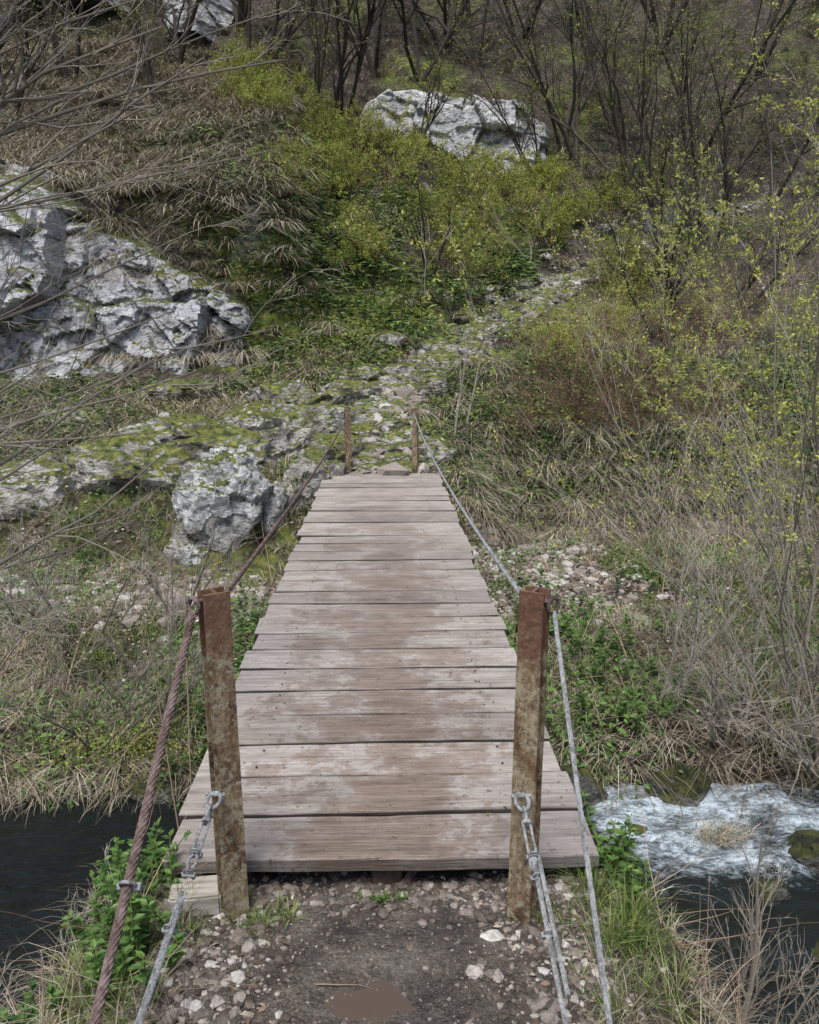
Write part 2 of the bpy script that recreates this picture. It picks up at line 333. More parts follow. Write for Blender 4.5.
n=90; stones(a,rng.choice([-1,1],n)*rng.normal(.5,.12,n),rng.uniform(1.5,2.25,n),rng.uniform(.012,.028,n),rng.uniform(.4,1,n),2)
a.build("gravel",M_stone)
a=Acc(); n=3200; X=-rng.uniform(1.3,6,n); Y=7.75+rng.normal(0,.32,n); stones(a,X,Y,rng.gamma(2,.012,n)+.008,rng.uniform(.5,1,n))
n=2800; stones(a,rng.normal(1.7,.55,n),rng.normal(8.2,1.0,n),rng.gamma(2,.011,n)+.007,rng.uniform(.4,1,n))
n=3000; k=rng.integers(0,6,n); t=rng.random(n)[:,None]; q=PATH[k]*(1-t)+PATH[k+1]*t; stones(a,q[:,0]+rng.normal(0,.35,n),q[:,1]+rng.normal(0,.35,n),rng.gamma(2,.020,n)+.014,rng.uniform(.6,1,n))
a.build("path_stones",M_stone)
# ------------------------------------------------------------ water
wx=np.arange(-25,25.01,.05)*1.0; wyy=np.arange(1.0,5.6,.035)
WX,WY=np.meshgrid(wx,wyy); pp=xy(WX,WY)
foam=sm(1.0,1.5,WX)*(sm(3.6,4.1,WY))*1.0
foam=np.clip(foam*(.50+.9*fbm(pp*np.array([.7,1.2,1]),1.6,3,5)+.22),0,1)+.28*sm(1.,1.5,WX)*sm(2.6,3.4,WY)*(.5+fbm(pp,1.5,3,2))
WZ=-1.40+.005*fbm(pp*np.array([.6,1,1]),4,3,1)+sm(1.,1.5,WX)*(.03+foam*.08)*fbm(pp*np.array([.6,1.3,1]),6,4,2)
a=Acc(); ny,nx=WX.shape; idx=np.arange(ny*nx).reshape(ny,nx)
a.add(np.stack([WX,WY,WZ],-1),np.stack([idx[:-1,:-1],idx[:-1,1:],idx[1:,1:],idx[1:,:-1]],-1))
M_water,nt,bs=mat("stream_water"); v=coord(nt,(.7,1.3,1))
fn=math_(nt,'ADD',math_(nt,'MULTIPLY',noise(nt,v,9,5,.8,.3),.7),math_(nt,'MULTIPLY',noise(nt,v,45,4,.7),.3))
fm=ramp(nt,math_(nt,'ADD',fn,math_(nt,'MULTIPLY',math_(nt,'SUBTRACT',attr(nt,"foam"),.65),.5)),[(.47,0.),(.57,.28),(.70,1.)])
fm=math_(nt,'MULTIPLY',fm,ramp(nt,attr(nt,"foam"),[(.02,0.),(.2,1.)]))
c=mix(nt,fm,(.010,.013,.012),(.50,.58,.64)); nt.links.new(c,bs.inputs["Base Color"])
nt.links.new(mix(nt,fm,.07,.5),bs.inputs["Roughness"]); bump(nt,bs,math_(nt,'ADD',noise(nt,v,9,4,.5,.5),math_(nt,'MULTIPLY',math_(nt,'MULTIPLY',noise(nt,v,40,3),attr(nt,"foam")),1.)),.35,.05)
a.build("stream_water",M_water,smooth=True,extra=dict(foam=foam))
a=Acc(); M_pud,nt,bs=mat("muddy_water"); bs.inputs["Base Color"].default_value=(.085,.062,.044,1); bs.inputs["Roughness"].default_value=.04
bump(nt,bs,noise(nt,coord(nt),30,2),.15,.004)
px=np.linspace(-.24,.16,12);py=np.linspace(1.66,1.94,8);PX,PY=np.meshgrid(px,py); idx=np.arange(96).reshape(8,12)
QX,QY=np.meshgrid(np.linspace(-.14,.06,30),np.linspace(1.72,1.86,30)); zmin=float(H(QX,QY).min())
a.add(np.stack([PX,PY,0*PX+zmin+.0075],-1),np.stack([idx[:-1,:-1],idx[:-1,1:],idx[1:,1:],idx[1:,:-1]],-1)); a.build("puddle_water",M_pud)
# ------------------------------------------------------------ BRIDGE
bridge=empty("wooden_footbridge")
M_wood,nt,bs=mat("weathered_planks")
tc=nt.nodes.new("ShaderNodeTexCoord"); at=attr(nt,"tint")
cmb=nt.nodes.new("ShaderNodeCombineXYZ"); nt.links.new(math_(nt,'MULTIPLY',at,57.),cmb.inputs[0]); nt.links.new(math_(nt,'MULTIPLY',at,31.),cmb.inputs[2])
va=nt.nodes.new("ShaderNodeVectorMath"); va.operation='ADD'; nt.links.new(tc.outputs["Object"],va.inputs[0]); nt.links.new(cmb.outputs[0],va.inputs[1])
def mp(vec,s):
    m=nt.nodes.new("ShaderNodeMapping"); m.inputs["Scale"].default_value=s; nt.links.new(vec,m.inputs[0]); return m.outputs[0]
grain=noise(nt,mp(va.outputs[0],(1.6,48,48)),1.,5,.7,.4)
fine=noise(nt,mp(va.outputs[0],(8,190,190)),1.,4,.6)
blot=noise(nt,mp(va.outputs[0],(1.6,4,3)),2.2,5,.65)
wide=noise(nt,tc.outputs["Object"],3.0,5,.78)
speck=noise(nt,tc.outputs["Object"],42,5,.75)
c=ramp(nt,grain,[(.28,(.235,.205,.182)),(.46,(.365,.33,.302)),(.7,(.48,.44,.41))])
c=mix(nt,.6,c,ramp(nt,fine,[(.32,.45),(.55,1.)]),'MULTIPLY')
c=mix(nt,.6,c,ramp(nt,blot,[(.34,(.58,.54,.51)),(.56,(1,1,1))]),'MULTIPLY')
sx=nt.nodes.new("ShaderNodeSeparateXYZ"); nt.links.new(tc.outputs["Object"],sx.inputs[0])
ce=math_(nt,'ABSOLUTE',sx.outputs[0]); cem=math_(nt,'ADD',math_(nt,'MULTIPLY',ce,-.34),wide)
wet=ramp(nt,cem,[(.36,0.),(.39,.6),(.5,1.)])
yf=ramp(nt,math_(nt,'DIVIDE',sx.outputs[1],10.),[(.2,1.),(.5,.75),(.95,.25)])
wetm=math_(nt,'MULTIPLY',math_(nt,'MULTIPLY',wet,yf),.95)
c=mix(nt,wetm,c,mix(nt,1.,c,(.62,.52,.455),'MULTIPLY'))
c=mix(nt,ramp(nt,speck,[(.59,0.),(.65,.8)]),c,(.07,.055,.045))
c=mix(nt,.75,c,ramp(nt,at,[(0,(.70,.68,.67)),(1,(1.08,1.07,1.06))]),'MULTIPLY')
c=mix(nt,attr(nt,"edge"),c,(.025,.019,.014))  # shade in the gaps, painted as near-black brown on the plank sides
nt.links.new(c,bs.inputs["Base Color"]); nt.links.new(mix(nt,wetm,.85,.38),bs.inputs["Roughness"])
bump(nt,bs,math_(nt,'ADD',grain,math_(nt,'MULTIPLY',fine,.6)),.8,.008)
a=Acc(); Y0=2.22; pitch=.2525; NP=30; GAP_SHADES=[]
for i in range(NP):
    y0=Y0+i*pitch+rng.normal(0,.002); w=pitch-rng.uniform(.012,.018); th=.05; b=.005; dz=rng.normal(0,.003)
    x0=-.735+rng.normal(0,.010); x1=.69+rng.normal(0,.010)
    prof=np.array([[b,0],[w-b,0],[w,-b],[w,-th+b],[w-b,-th],[b,-th],[0,-th+b],[0,-b]])
    front=(i==0)
    gap_shade=np.array([0,0,.9,1,1,1,.55 if front else 1,.35 if front else .9])  # painted gap shade: sides and underside dark, exposed front face less
    st=np.linspace(x0,x1,25); cup=rng.normal(0,.003); tw=rng.normal(0,.0022)
    V=[]
    ph=rng.uniform(0,6,6); skew=rng.normal(0,.003)
    for k,x in enumerate(st):
        e1=.003*math.sin(x*5+ph[0])+.002*math.sin(x*17+ph[1])+rng.normal(0,.001); e2=.003*math.sin(x*4+ph[2])+.002*math.sin(x*15+ph[3])+rng.normal(0,.001)
        for (py_,pz) in prof:
            yy=y0+py_+skew*x+(e1 if py_<w/2 else e2); zz=pz+dz+tw*x*(py_-w/2)/w*4+cup*(x*x)
            V.append((x+(rng.normal(0,.002) if k in(0,24) else 0),yy,zz))
    V=np.array(V); Q=[]
    for k in range(24):
        for j in range(8):
            j2=(j+1)%8; Q.append([k*8+j,k*8+j2,k*8+8+j2,k*8+8+j])
    e=24*8
    Q+= [[0,3,2,1],[0,7,4,3],[4,7,6,5],[e,e+1,e+2,e+3],[e,e+3,e+4,e+7],[e+4,e+5,e+6,e+7]]
    a.add(V,Q,tint=rng.random()); GAP_SHADES.append(np.tile(gap_shade,25))
a.build("deck_planks",M_wood,bridge,extra=dict(edge=np.concatenate(GAP_SHADES)))
YE=Y0+NP*pitch
a=Acc(); V,F=ICO[1]
for i in range(NP):
    for x in (-.5,.46):
        for o in (.06,.19):
            a.add(V*np.array([.0055,.0055,.002])+np.array([x+rng.normal(0,.006),Y0+i*pitch+o,.0018]),T=F)
M_dark,nt,bs=mat("dark_metal"); bs.inputs["Base Color"].default_value=(.03,.025,.02,1); bs.inputs["Metallic"].default_value=.6; bs.inputs["Roughness"].default_value=.6
a.build("deck_screws",M_dark,bridge)
def rust(name,stops,sc=14,metal=.1,pal=None):
    m,nt,bs=mat(name); v=coord(nt,(1,1,.45)); n=noise(nt,v,sc,5,.75,.3); c=ramp(nt,n,stops)
    n2=noise(nt,v,90,4,.7); c=mix(nt,.7,c,ramp(nt,n2,[(.38,.3),(.55,1.)]),'MULTIPLY')
    if pal:
        n3_=noise(nt,coord(nt),30,5,.8); c=mix(nt,ramp(nt,n3_,[(.50,0.),(.58,.7)]),c,pal)
        g=nt.nodes.new("ShaderNodeSeparateXYZ"); nt.links.new(coord(nt),g.inputs[0])
        top=ramp(nt,math_(nt,'ADD',g.outputs[2],math_(nt,'MULTIPLY',noise(nt,coord(nt),20,4),.4)),[(.92,0.),(1.12,.85)]); c=mix(nt,top,c,mix(nt,noise(nt,coord(nt),60,4,.7),(.05,.025,.018),(.22,.10,.055)))
    nt.links.new(c,bs.inputs["Base Color"]); bs.inputs["Roughness"].default_value=.85; bs.inputs["Metallic"].default_value=metal
    bump(nt,bs,math_(nt,'ADD',n,n2),.8,.005); return m
M_rust=rust("rusty_steel",[(.34,(.065,.042,.026)),(.44,(.17,.10,.055)),(.54,(.25,.18,.105)),(.66,(.34,.27,.17))],pal=(.40,.36,.25))
M_rust2=rust("rusty_cable",[(.3,(.07,.045,.04)),(.5,(.18,.125,.11)),(.7,(.30,.24,.22))],30,.3)
M_gal=rust("galvanised_steel",[(.3,(.2,.205,.21)),(.5,(.36,.37,.375)),(.7,(.52,.53,.53))],30,.5)
M_beam=rust("support_beam",[(.3,(.03,.022,.016)),(.5,(.07,.05,.035)),(.7,(.13,.10,.07))])
def prism(prof,z0,z1,cx,cy,rot=0,lean=(0,0),nz=14):
    prof=np.array(prof); n=len(prof); c,s=math.cos(rot),math.sin(rot)
    pr=np.stack([prof[:,0]*c-prof[:,1]*s,prof[:,0]*s+prof[:,1]*c],-1)
    zs=np.linspace(z0,z1,nz); V=[]
    for z in zs:
        t=(z-z0)/(z1-z0)
        for q in pr: V.append((cx+q[0]+lean[0]*t,cy+q[1]+lean[1]*t,z))
    V=np.array(V); Q=[]
    for k in range(nz-1):
        for j in range(n): j2=(j+1)%n; Q.append([k*n+j,k*n+j2,k*n+n+j2,k*n+n+j])
    return V,Q
def boxacc(acc,c,s,tint=.5,rot=0,b=.1):
    bm=bmesh.new(); bmesh.ops.create_cube(bm,size=1)
    for v_ in bm.verts: v_.co=Vector((v_.co.x*s[0],v_.co.y*s[1],v_.co.z*s[2]))
    bmesh.ops.bevel(bm,geom=bm.edges[:],offset=min(s)*b,segments=2,affect='EDGES')
    bmesh.ops.triangulate(bm,faces=bm.faces[:]); bm.verts.index_update()
    V=np.array([v_.co[:] for v_ in bm.verts]);F=np.array([[v_.index for v_ in f.verts] for f in bm.faces]); bm.free()
    c_,s_=math.cos(rot),math.sin(rot); V=V@np.array([[c_,s_,0],[-s_,c_,0],[0,0,1]]); acc.add(V+np.array(c),T=F,tint=tint)
def post(name,x,y,z0,z1,w,rot,lean):
    a=Acc(); t=.009; h=w/2; dd=w*.8
    prof=[(-h,-dd/2),(h,-dd/2),(h,-dd/2+t),(t*.5+0.0,-dd/2+t),(t*.5,dd/2-t),(h,dd/2-t),(h,dd/2),(-h,dd/2),(-h,dd/2-t),(-t*.5,dd/2-t),(-t*.5,-dd/2+t),(-h,-dd/2+t)]
    V,Q=prism(prof,z0,z1,x,y,rot,lean,16); n=12; e=15*n
    V+=np.random.default_rng(3).normal(0,.0005,V.shape)
    Q+=[[e,e+1,e+2,e+3],[e,e+3,e+10,e+11],[e+3,e+4,e+9,e+10],[e+4,e+5,e+6,e+7],[e+4,e+7,e+8,e+9]]; a.add(V,Q)
    a.build(name,M_rust,bridge)
post("post_near_left",-.475,2.135,-.4,.935,.076,math.radians(30),(-.012,.0))
post("post_near_right",.415,2.085,-.4,.945,.072,math.radians(-32),(.008,.0))
post("post_far_left",-.455,9.88,-.4,.80,.07,math.radians(20),(0.0,0))
post("post_far_right",.395,9.88,-.4,.81,.07,math.radians(-20),(.01,0))
a=Acc()
for x in (-.5,.0,.46): boxacc(a,(x,(Y0+YE)/2,-.05-.075-.004),(.10,YE-Y0-.06,.15),b=.05)
a.build("support_beams",M_beam,bridge)
a=Acc()
for k,(x,w) in enumerate([(-.46,.34),(-.05,.42),(.4,.40)]): rock(a,(x,2.75,-.62),(w*.62,.26,.42),500+k,4,10,.1)
a.build("stone_abutment",M_rock,bridge)
a=Acc(); boxacc(a,(-.60,2.17,-.085),(.16,.11,.07),rot=.1)
M_pale,nt,bs=mat("pale_timber"); v=coord(nt,(2,30,30)); c=ramp(nt,noise(nt,v,2,5),[(.3,(.18,.16,.13)),(.6,(.42,.39,.34))]); nt.links.new(c,bs.inputs["Base Color"]); bs.inputs["Roughness"].default_value=.85
a.build("sill_block",M_pale,bridge)
# cables
def cable(acc,pts,R,pitch=.10,strands=6,step=.012,tint=None):
    pts=np.array(pts,float); seg=np.linalg.norm(np.diff(pts,axis=0),axis=1); cum=np.r_[0,np.cumsum(seg)]
    n=max(8,int(cum[-1]/step)); s=np.linspace(0,cum[-1],n); P=np.stack([np.interp(s,cum,pts[:,k]) for k in range(3)],-1)
    t=nrm(np.gradient(P,axis=0)); ref=np.array([1,0,0]) if abs(t[:,0]).mean()<.6 else np.array([0,0,1.])
    u=nrm(np.cross(t,ref)); v_=np.cross(t,u); Ps=[]
    for k in range(strands):
        an=2*np.pi*(s/pitch+k/strands); Ps.append(P+R*.64*(np.cos(an)[:,None]*u+np.sin(an)[:,None]*v_))
    Ps.append(P); Ps=np.array(Ps); tubes(acc,Ps,np.full(Ps.shape[:2],R*.37),6,rng.random(len(Ps)))
def cat(a_,b_,sag,n=40):
    t=np.linspace(0,1,n)[:,None]; p_=np.array(a_)*(1-t)+np.array(b_)*t; p_[:,2]-=sag*4*(t*(1-t))[:,0]; return p_
def torus(acc,c,ax_u,ax_v,R,r,a0=0,a1=2*math.pi,n=28,Rv=None):
    Rv=Rv or R; t=np.linspace(a0,a1,n)[:,None]; P=np.array(c)+R*np.cos(t)*nrm(np.array(ax_u,float))+Rv*np.sin(t)*nrm(np.array(ax_v,float))
    tubes(acc,P[None],np.full((1,n),r),8)
def clip(acc,p,t,R):
    t=nrm(np.array(t,float)); u=nrm(np.cross(t,[0,0,1.])); w=np.cross(u,t); p=np.array(p)
    torus(acc,p,u,w,R*1.5,R*.38,0,math.pi,14,R*2.0)
    for s in (-1,1):
        e=p+u*s*R*1.5; tubes(acc,np.array([[e,e-w*R*3.2]]),np.full((1,2),R*.38),8)
        tubes(acc,np.array([[e-w*R*1.9,e-w*R*1.91,e-w*R*2.8,e-w*R*2.81]]),np.array([[0,R*.85,R*.85,0]]),6)
    b=p-w*R*1.3; tubes(acc,np.array([[b-u*R*2.4,b-u*R*2.39,b+u*R*2.39,b+u*R*2.4]]),np.array([[0,R*.9,R*.9,0]]),8)
RC=.0085
def eye(acc,x,y,z,s):
    t=np.linspace(0,2*np.pi,34); P=np.stack([x+s*(.008+.017*np.cos(t)),y+.012*np.cos(t),z+.022*np.sin(t)],-1); cable(acc,P,RC*.75,.06,6,.006)
    P=np.stack([x-s*np.linspace(0,.075,10),y+np.linspace(-.012,.07,10),z+.012+0*np.linspace(0,1,10)],-1); cable(acc,P,RC*.8,.06,6,.006)
a=Acc(); cable(a,cat((-.465,2.19,.905),(-.44,9.84,.74),.05),RC,.11,6,.02)
a2=Acc(); cable(a2,cat((.395,2.15,.91),(.385,9.84,.745),.10),RC*.9,.10,6,.02)
eye(a,-.535,2.125,.895,-1); eye(a,.467,2.08,.90,1); eye(a,-.50,9.87,.745,-1); eye(a2,.445,9.87,.75,1)
AL=(-.63,.77,-.14); AR=(.43,.77,-.14)
stL=cat((-.545,2.12,.875),AL,.012,20); cable(a,stL,.0118,.10,6,.008)
a.build("cable_rail_left",M_rust2,bridge)
stR=cat((.478,2.08,.88),AR,.01,20); cable(a2,stR,.0065,.08,6,.008)
lR0=np.array([.392,2.03,.335]); lR1=np.array([.42,.80,-.14])
cable(a2,cat(lR0+(lR1-lR0)*.14,lR1,.01,20),.0065,.07,6,.008)
cable(a2,cat(lR0+(lR1-lR0)*.16+np.array([.012,0,.012]),lR0+(lR1-lR0)*.42+np.array([.014,0,.01]),.0,6),.006,.07,6,.008)
a2.build("cable_rail_right",M_gal,bridge)
a=Acc(); lL0=np.array([-.50,2.075,.33]); lL1=np.array([-.655,.80,-.14])
dl=lL1-lL0; cable(a,cat(lL0+dl*.22,lL1,.01,20),.0065,.07,6,.008)
cable(a,cat(lL0+dl*.24+np.array([.012,0,.012]),lL0+dl*.5+np.array([.014,0,.01]),.0,6),.006,.07,6,.008)
a.build("lower_stay_left",M_gal,bridge)
a=Acc()
def fitting(L0,D):
    D=np.array(D); dn=nrm(D); u=nrm(np.cross(dn,[0,0,1.])); w=np.cross(u,dn); L0=np.array(L0)
    torus(a,L0+dn*.02,u,-dn,.019,.0055,0,2*math.pi,26,.028)
    tubes(a,np.array([[L0-u*.03,L0-u*.029,L0+u*.029,L0+u*.03]]),np.array([[0,.006,.006,0]]),8)
    torus(a,L0+dn*.065,w,-dn,.014,.005,0,2*math.pi,22,.026)
    q=L0+dn*.09
    for s in (-1,1): tubes(a,np.array([[q+u*s*.010,q+dn*.10+u*s*.010]]),np.full((1,2),.004),6)
    for e in (q,q+dn*.10): tubes(a,np.array([[e-dn*.006,e-dn*.0059,e+dn*.0059,e+dn*.006]]),np.array([[0,.014,.014,0]]),8)
    torus(a,q+dn*.125,u,-dn,.012,.0045,0,2*math.pi,22,.02)
    for s in (.19,.25,.40): clip(a,L0+dn*s+w*.003,dn,.0075)
fitting(lL0,dl); fitting(lR0,lR1-lR0)
for st,t,Rr in ((stL,8,.011),(stR,15,.007)): clip(a,st[t],st[t+1]-st[t],Rr)
for A in (AL,AR): torus(a,(A[0],A[1],A[2]-.01),(0,1,0),(0,0,1),.035,.009)
a.build("cable_fittings",M_gal,bridge)
# ------------------------------------------------------------ VEGETATION
def scatter(n,x0,x1,y0,y1,persp=True):
    u=rng.random(n); Y=y0*(y1/y0)**u; X=rng.uniform(x0,x1,n)*Y/10
    return X,Y
def ok(X,Y,pd=.5):
    d,_=pathd(X,Y); m=d>pd+.15*rng.normal(size=X.shape)
    m&=~((np.abs(X)<.8)&(Y<10.0)&(Y>2.1))
    m&=~((X<-2.1)&(Y>13.1)&(Y<14.75))
    m&=~((X>-.6)&(X<5.2)&(Y>22.9)&(Y<24.6))
    m&=~((X>-2.4)&(X<-1.2)&(Y>8.2)&(Y<9.5))
    m&=~((X>-2)&(X<.3)&(Y>9.9)&(Y<12.4)&(rng.random(X.shape)<.6))
    return m
def tufts(acc,X,Y,nb,L,W,bmin,bmax,tint,spread=.06,down=0.,zoff=-.01):
    M=len(X); Lt=L*rng.uniform(.5,1.3,M); Z=H(X,Y)
    O=hdir(M*nb)+np.array([0,-down,0]); O=nrm(O)
    B=np.repeat(np.stack([X,Y,Z+zoff],-1),nb,0)+O*rng.uniform(0,spread,(M*nb,1))
    tt=np.clip(np.repeat(tint+rng.normal(0,.2,M),nb)+rng.normal(0,.2,M*nb),0,1)
    grass(acc,B,O,np.repeat(Lt,nb)*rng.uniform(.5,1.1,M*nb),W*rng.uniform(.6,1.3,M*nb)*np.repeat(np.maximum(Y,3)/10,nb)**.5,rng.uniform(bmin,bmax,M*nb),tt)
a=Acc(); X,Y=scatter(8500,-7,8,9.5,36); f=fbm(xy(X,Y),.35,3,21); m=ok(X,Y,.75)&((f+.45*(X<-1)+.2*(Y>20)-.3*((X>-2.5)&(Y>14)&(Y<21)))>.03); X,Y=X[m],Y[m]
tufts(a,X,Y,20,.46,.011,.5,1.6,.55,.12,.8)
X,Y=scatter(1300,-7,-1,15.0,24); tufts(a,X,Y,50,.75,.010,.9,1.7,.6,.12,1.2)
X,Y=scatter(110,-7,-1.6,14.4,14.8); tufts(a,X,Y,40,.6,.010,1.2,1.8,.65,.1,1.5)
X,Y=scatter(260,-7,3,9.6,19); m=ok(X,Y,.6); tufts(a,X[m],Y[m],60,.55,.008,.8,1.7,.75,.10,1.0)
a.build("dry_hill_grass",M_dry)
def clumps(acc,X,Y,nl,rad,h,L,W,tint):
    M=len(X); Z=H(X,Y); C=np.repeat(np.stack([X,Y,Z],-1),nl,0)
    o=rng.normal(size=(M*nl,3))*np.array([rad,rad,h*.5])*1.0; o[:,2]=np.abs(o[:,2]); s=np.repeat(rng.uniform(.5,1.4,M),nl)[:,None]
    D=nrm(o*np.array([1,1,.2])+rng.normal(size=o.shape)*.03+np.array([0,-.02,-.03])); Nn=nrm(rng.normal(size=o.shape)*.5+np.array([0,-.3,1]))
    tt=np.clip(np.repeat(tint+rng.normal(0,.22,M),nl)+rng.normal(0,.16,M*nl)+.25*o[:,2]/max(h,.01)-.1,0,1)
    k=rng.uniform(.6,1.3,M*nl)
    leaves(acc,C+o*s,D,Nn,L*k,W*k,tt)
a=Acc(); X,Y=scatter(9000,-7,8,9.5,34); f=fbm(xy(X,Y),.4,3,33); m=ok(X,Y,.6)&(f+.35*np.exp(-((X+1.5)**2)/9-((Y-16)**2)/9)>.04); X,Y=X[m],Y[m]
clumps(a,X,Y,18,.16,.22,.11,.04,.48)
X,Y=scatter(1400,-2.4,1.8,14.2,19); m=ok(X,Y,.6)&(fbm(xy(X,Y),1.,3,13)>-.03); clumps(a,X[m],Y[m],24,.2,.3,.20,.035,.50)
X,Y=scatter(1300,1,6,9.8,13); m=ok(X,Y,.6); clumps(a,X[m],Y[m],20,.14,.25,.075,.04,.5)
a.build("hill_undergrowth",M_ivy)
a=Acc(); X,Y=scatter(9000,-7,8,9.4,26); f=fbm(xy(X,Y),.5,3,71); m=ok(X,Y,.5)&(f+.3*np.exp(-((X+2.5)**2)/12-((Y-11.5)**2)/9)+.25*np.exp(-((X+.6)**2)/7-((Y-16)**2)/16)>.0); clumps(a,X[m],Y[m],26,.13,.07,.05,.03,.55)
X,Y=rng.normal(-1.85,.3,80),rng.normal(5.25,.10,80); clumps(a,X,Y,50,.10,.07,.022,.014,.6)
a.build("moss_patches",M_moss)
# --- floodplain
a=Acc(); X,Y=scatter(6200,-9,9,4.8,9.6); m=ok(X,Y)&(np.abs(X)>.6)&(fbm(xy(X,Y),.8,3,3)-.15*(X>0)>-.22)&~((X<-1.2)&(np.abs(Y-7.75)<.35))&~((np.hypot((X-1.7)/.9,(Y-8.2)/1.7)<.9)&(rng.random(len(X))<.85))
tufts(a,X[m],Y[m],20,.26,.007,.3,1.5,.55,.08,.3)
X,Y=scatter(1900,-8,8,9,14); m=ok(X,Y)&~((X<-2)&(Y<9.6)); tufts(a,X[m],Y[m],20,.28,.010,.4,1.5,.55,.08,.5)
X,Y=scatter(520,-9,9,4.75,5.2); m=np.abs(X)>.6; tufts(a,X[m],Y[m],26,.34,.007,.8,1.6,.5,.08,.9)
X,Y=scatter(500,.8,6,9.3,11.2); tufts(a,X,Y,30,.5,.008,.9,1.7,.5,.08,1.2)
a.build("dry_bank_grass",M_dry)
a=Acc(); X,Y=scatter(6500,-9,9,4.8,13.5); f=fbm(xy(X,Y),.6,3,41); m=ok(X,Y)&(np.abs(X)>.6)&(f+.25*(X>0)>-.02)&~((np.hypot((X-1.7)/.9,(Y-8.2)/1.7)<.9)&(rng.random(len(X))<.6)); tufts(a,X[m],Y[m],20,.19,.007,.2,1.3,.55,.07,.2)
a.build("green_bank_grass",M_green)
a=Acc(); X,Y=scatter(4600,-9,9,4.8,14); f=fbm(xy(X,Y),.8,3,51); m=ok(X,Y)&(np.abs(X)>.7)&(f+.16*(X>0)>.03)&~((np.hypot((X-1.7)/.9,(Y-8.2)/1.7)<.9)&(rng.random(len(X))<.6)); clumps(a,X[m],Y[m],22,.09,.12,.05,.03,.6)
a.build("bank_groundcover",M_nettle)
a=Acc(); X,Y=scatter(26000,-9,9,4.8,26); m=ok(X,Y,.2); X,Y=X[m],Y[m]; n=len(X)
leaves(a,np.stack([X,Y,H(X,Y)+.012],-1),hdir(n)+rng.normal(size=(n,3))*.3,nrm(rng.normal(size=(n,3))*.5+np.array([0,0,1.])),.055*(Y/9)**.5,.032*(Y/9)**.5,rng.random(n)**1.2)
n=700; X=rng.choice([-1,1],n)*rng.uniform(.3,1.3,n);Y=rng.uniform(1.3,2.5,n)
leaves(a,np.stack([X,Y,H(X,Y)+.006],-1),hdir(n),nrm(rng.normal(size=(n,3))*.4+np.array([0,0,1.])),.03,.016,rng.random(n)*.8)
n=50; X=rng.uniform(-.65,.6,n);Y=2.3+7*rng.random(n)**1.2
leaves(a,np.stack([X,Y,0*X+.008],-1),hdir(n),nrm(rng.normal(size=(n,3))*.25+np.array([0,0,1.])),.02,.010,rng.random(n)*.6)
a.build("leaf_litter",M_lit)
# --- near bank
a=Acc()
def cl(cx,cy,sx,sy,n): return rng.normal(cx,sx,n),rng.normal(cy,sy,n)
for cx,cy,sx,sy,n,L in [(-.60,2.12,.04,.05,10,.12),(-.33,2.12,.05,.03,8,.09),(-.78,1.75,.07,.2,30,.16),(.70,1.92,.05,.14,26,.2),(.74,2.15,.06,.1,16,.2),(.5,2.1,.03,.04,6,.08),(-.02,2.17,.05,.01,5,.03),(-.95,2.0,.12,.3,30,.18),(-.40,2.07,.03,.02,5,.09),(-.62,1.6,.04,.1,8,.08),(.57,1.7,.03,.12,8,.08)]:
    X,Y=cl(cx,cy,sx,sy,n); tufts(a,X,Y,26,L,.0045,.2,1.1,.45,.03)
a.build("path_edge_grass",M_green)
a=Acc()
for cx,cy,sx,sy,n,L in [(-1.0,1.7,.2,.3,60,.35),(.90,1.8,.12,.3,30,.26),(-1.3,2.3,.2,.3,50,.35),(1.05,2.3,.12,.3,18,.26),(-.72,1.55,.05,.12,12,.2),(.66,1.65,.05,.15,16,.18)]:
    X,Y=cl(cx,cy,sx,sy,n); tufts(a,X,Y,22,L,.004,.5,1.5,.4,.04)
a.build("dry_edge_grass",M_dry)
a=Acc(); B=np.repeat(np.array([[2.05,4.2,-1.36]]),200,0)+rng.normal(size=(200,3))*np.array([.08,.05,.0]); grass(a,B,nrm(hdir(200)+np.array([.1,-.5,0])),rng.uniform(.10,.22,200),.006,rng.uniform(.6,1.3,200),rng.uniform(.4,.8,200)); a.build("straw_clump",M_dry)
def herb(accL,accS,x,y,h,nl,L):
    z=H(np.array([x]),np.array([y]))[0]; P,R=polys(np.array([[x,y,z]]),np.array([[rng.normal(0,.2),rng.normal(0,.2)-.1,1]]),h,.003,.08)
    tubes(accS,P,R+.0008,4,.6)
    for k in range(nl):
        t=.2+.8*k/nl; i=min(int(t*5),4); f=t*5-i; c=P[0,i]*(1-f)+P[0,i+1]*f
        for s in range(3):
            d=hdir(1)[0]+np.array([0,0,.35]); l=L*(1.15-.5*t)*rng.uniform(.6,1.2)
            leaves(accL,c[None],d[None],np.array([[rng.normal(0,.3),-.2,1.]]),l,l*.5,np.clip(rng.normal(.5,.28,1),0,1))
a=Acc();b=Acc()
for i in range(90):
    cx,cy=[(-.80,2.15),(-.92,2.35),(-.75,1.9),(-.85,2.5),(.76,2.35),(-1.15,2.0)][i%6]
    herb(a,b,cx+rng.normal(0,.07),cy+rng.normal(0,.09),rng.uniform(.10,.3),8,.045)
for i in range(60):
    x=rng.normal(1.6,.35);y=rng.normal(6.3,.7); herb(a,b,x,y,rng.uniform(.2,.45),9,.07)
for i in range(50):
    x=-rng.uniform(.85,1.6);y=rng.normal(6.2,.9); herb(a,b,x,y,rng.uniform(.2,.4),9,.065)
for i in range(10): herb(a,b,-.03+rng.normal(0,.04),2.17,.03,4,.014)
e=empty("nettle_plants"); a.build("nettle_leaves",M_nettle,e); b.build("nettle_stems",M_green,e)
